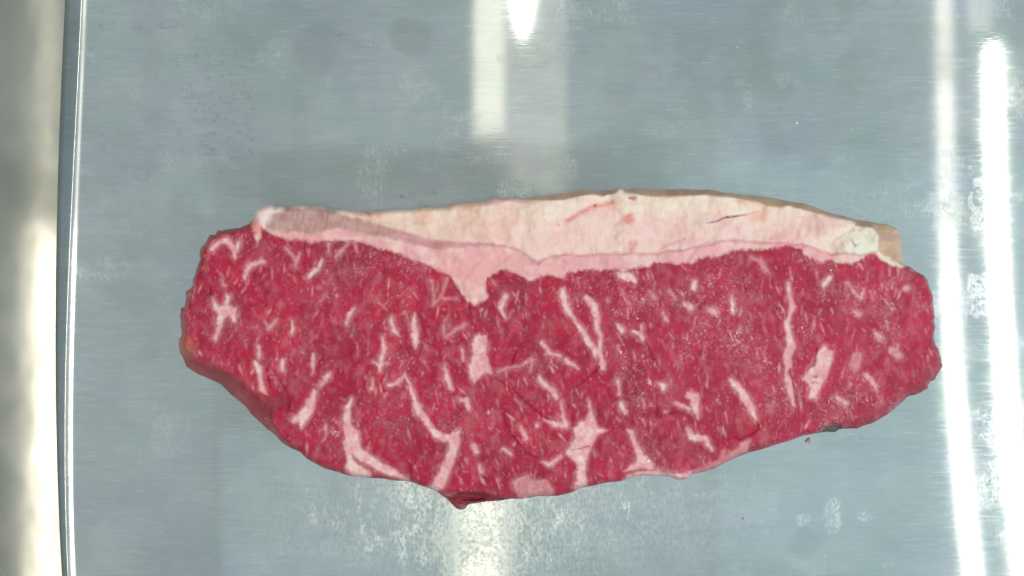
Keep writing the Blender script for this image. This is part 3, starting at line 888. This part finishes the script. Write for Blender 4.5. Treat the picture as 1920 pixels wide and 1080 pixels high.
# skirt from the border down to the tray
ed = np.concatenate([Fq[:, [0, 1]], Fq[:, [1, 2]], Fq[:, [2, 3]], Fq[:, [3, 0]]])
own = np.tile(fid, 4)
key = np.sort(ed, 1)
_, first, cnt = np.unique(key[:, 0].astype(np.int64) * 10 ** 7 + key[:, 1], return_index=True, return_counts=True)
sel = first[cnt == 1]
bed, bown = ed[sel], own[sel]
bv_ids = np.unique(bed)
remap = np.full(len(P), -1)
nb = len(bv_ids)
allP, allc, allfat, allwet = [P], [c], [fat_a], [wet]
gxo, gyo = -(gxD / gl)[used][bv_ids], (gyD / gl)[used][bv_ids]
rings = []
base = len(P)
zb = P[bv_ids, 2]
for f, out in ((.72, .0007), (.40, .0012), (.12, .0006), (0, -.0004)):
    q = P[bv_ids].copy()
    # keep inside the silhouette seen from above
    k = 1 - .02 * (1 - f)
    q[:, 0] += -gxo * (.0015 - out)
    q[:, 1] += -gyo * (.0015 - out)
    q[:, 2] = zb * f
    rings.append(base + np.arange(nb))
    base += nb
    allP.append(q)
    allc.append(c[bv_ids] * .9)
    allfat.append(fat_a[bv_ids])
    allwet.append(wet[bv_ids] * .5)
remap[bv_ids] = np.arange(nb)
SF, SI = [], []
top = bv_ids
for r in rings:
    a, b = remap[bed[:, 0]], remap[bed[:, 1]]
    SF.append(np.stack([top[b], top[a], r[a], r[b]], -1))
    SI.append(bown)
    top = r
VV, FF, II = np.vstack(allP), np.vstack([Fq] + SF), np.concatenate([fid] + SI)
CC, AF, AW = np.vstack(allc), np.concatenate(allfat), np.concatenate(allwet)
NN = vert_normals(VV, FF)

steak = bpy.data.objects.new('beef_steak', None)
col.objects.link(steak)
steak['label'] = 'raw marbled beef strip steak with a thick white fat cap along its upper edge'
steak['category'] = 'steak'
nmap = {0: ('lean_meat', None), 1: ('browned_edge', 'grey brown oxidised lower left edge'), 2: ('fat_cap', 'thick cream and pink fat along the top'),
        3: ('inner_fat_band', 'pink fat band between seam and lean meat'), 4: ('silverskin', 'grey pink fibrous strip inside the fat'),
        5: ('fat_rind', 'tan outer side of the fat'), 6: ('meat_flap', 'dark loose flap at the lower edge')}
for k, (v, f, n_, at, cc) in split_mesh(VV, FF, II, NN, {'fat': AF, 'wet': AW}, {'tissue': CC}).items():
    nm, lb = nmap.get(k, ('marbling_streak', None))
    o = add(nm, make_mesh(nm, v, f, at, cc, n_), MEAT, steak)
    if lb:
        o['label'] = lb


# ------------------------------------------------------------------ crumbs on the tray
def crumb(name, px, py, r, colr, label, cat, seed, flat=.5, long=1.3):
    rc = np.random.RandomState(seed)
    nu, nv = 14, 9
    vs_, fs_ = [], []
    for i in range(nv + 1):
        for j in range(nu):
            th, ph = math.pi * i / nv, 2 * math.pi * j / nu
            k = 1 + .28 * math.sin(3 * ph + seed) * math.sin(th) + .15 * rc.normal() * math.sin(th)
            vs_.append((r * S * k * long * math.sin(th) * math.cos(ph), r * S * k * math.sin(th) * math.sin(ph), r * S * flat * (1 + math.cos(th))))
    for i in range(nv):
        for j in range(nu):
            fs_.append((i * nu + j, (i + 1) * nu + j, (i + 1) * nu + (j + 1) % nu, i * nu + (j + 1) % nu))
    n = len(vs_)
    m_ = make_mesh(name, vs_, fs_, {'fat': np.full(n, .4), 'wet': np.full(n, .8)}, {'tissue': np.tile(C(*colr), (n, 1))})
    o = add(name, m_, MEAT, None, label=label, category=cat)
    o.location = ((px - 960) * S, (540 - py) * S, 0)
    o.rotation_euler = (0, 0, seed)


crumb('meat_crumb', 1515, 826, 3.6, (206, 130, 140), 'small pink wet crumb of meat just below the steak by its dark notch', 'crumb', 1)
crumb('meat_crumb', 1393, 972, 1.5, (190, 96, 100), 'tiny red speck of meat on the steel far below the steak', 'crumb', 2)
crumb('fat_crumb', 1493, 231, 2.2, (232, 214, 196), 'tiny pale fat crumb on the steel above the steak right half', 'crumb', 3)
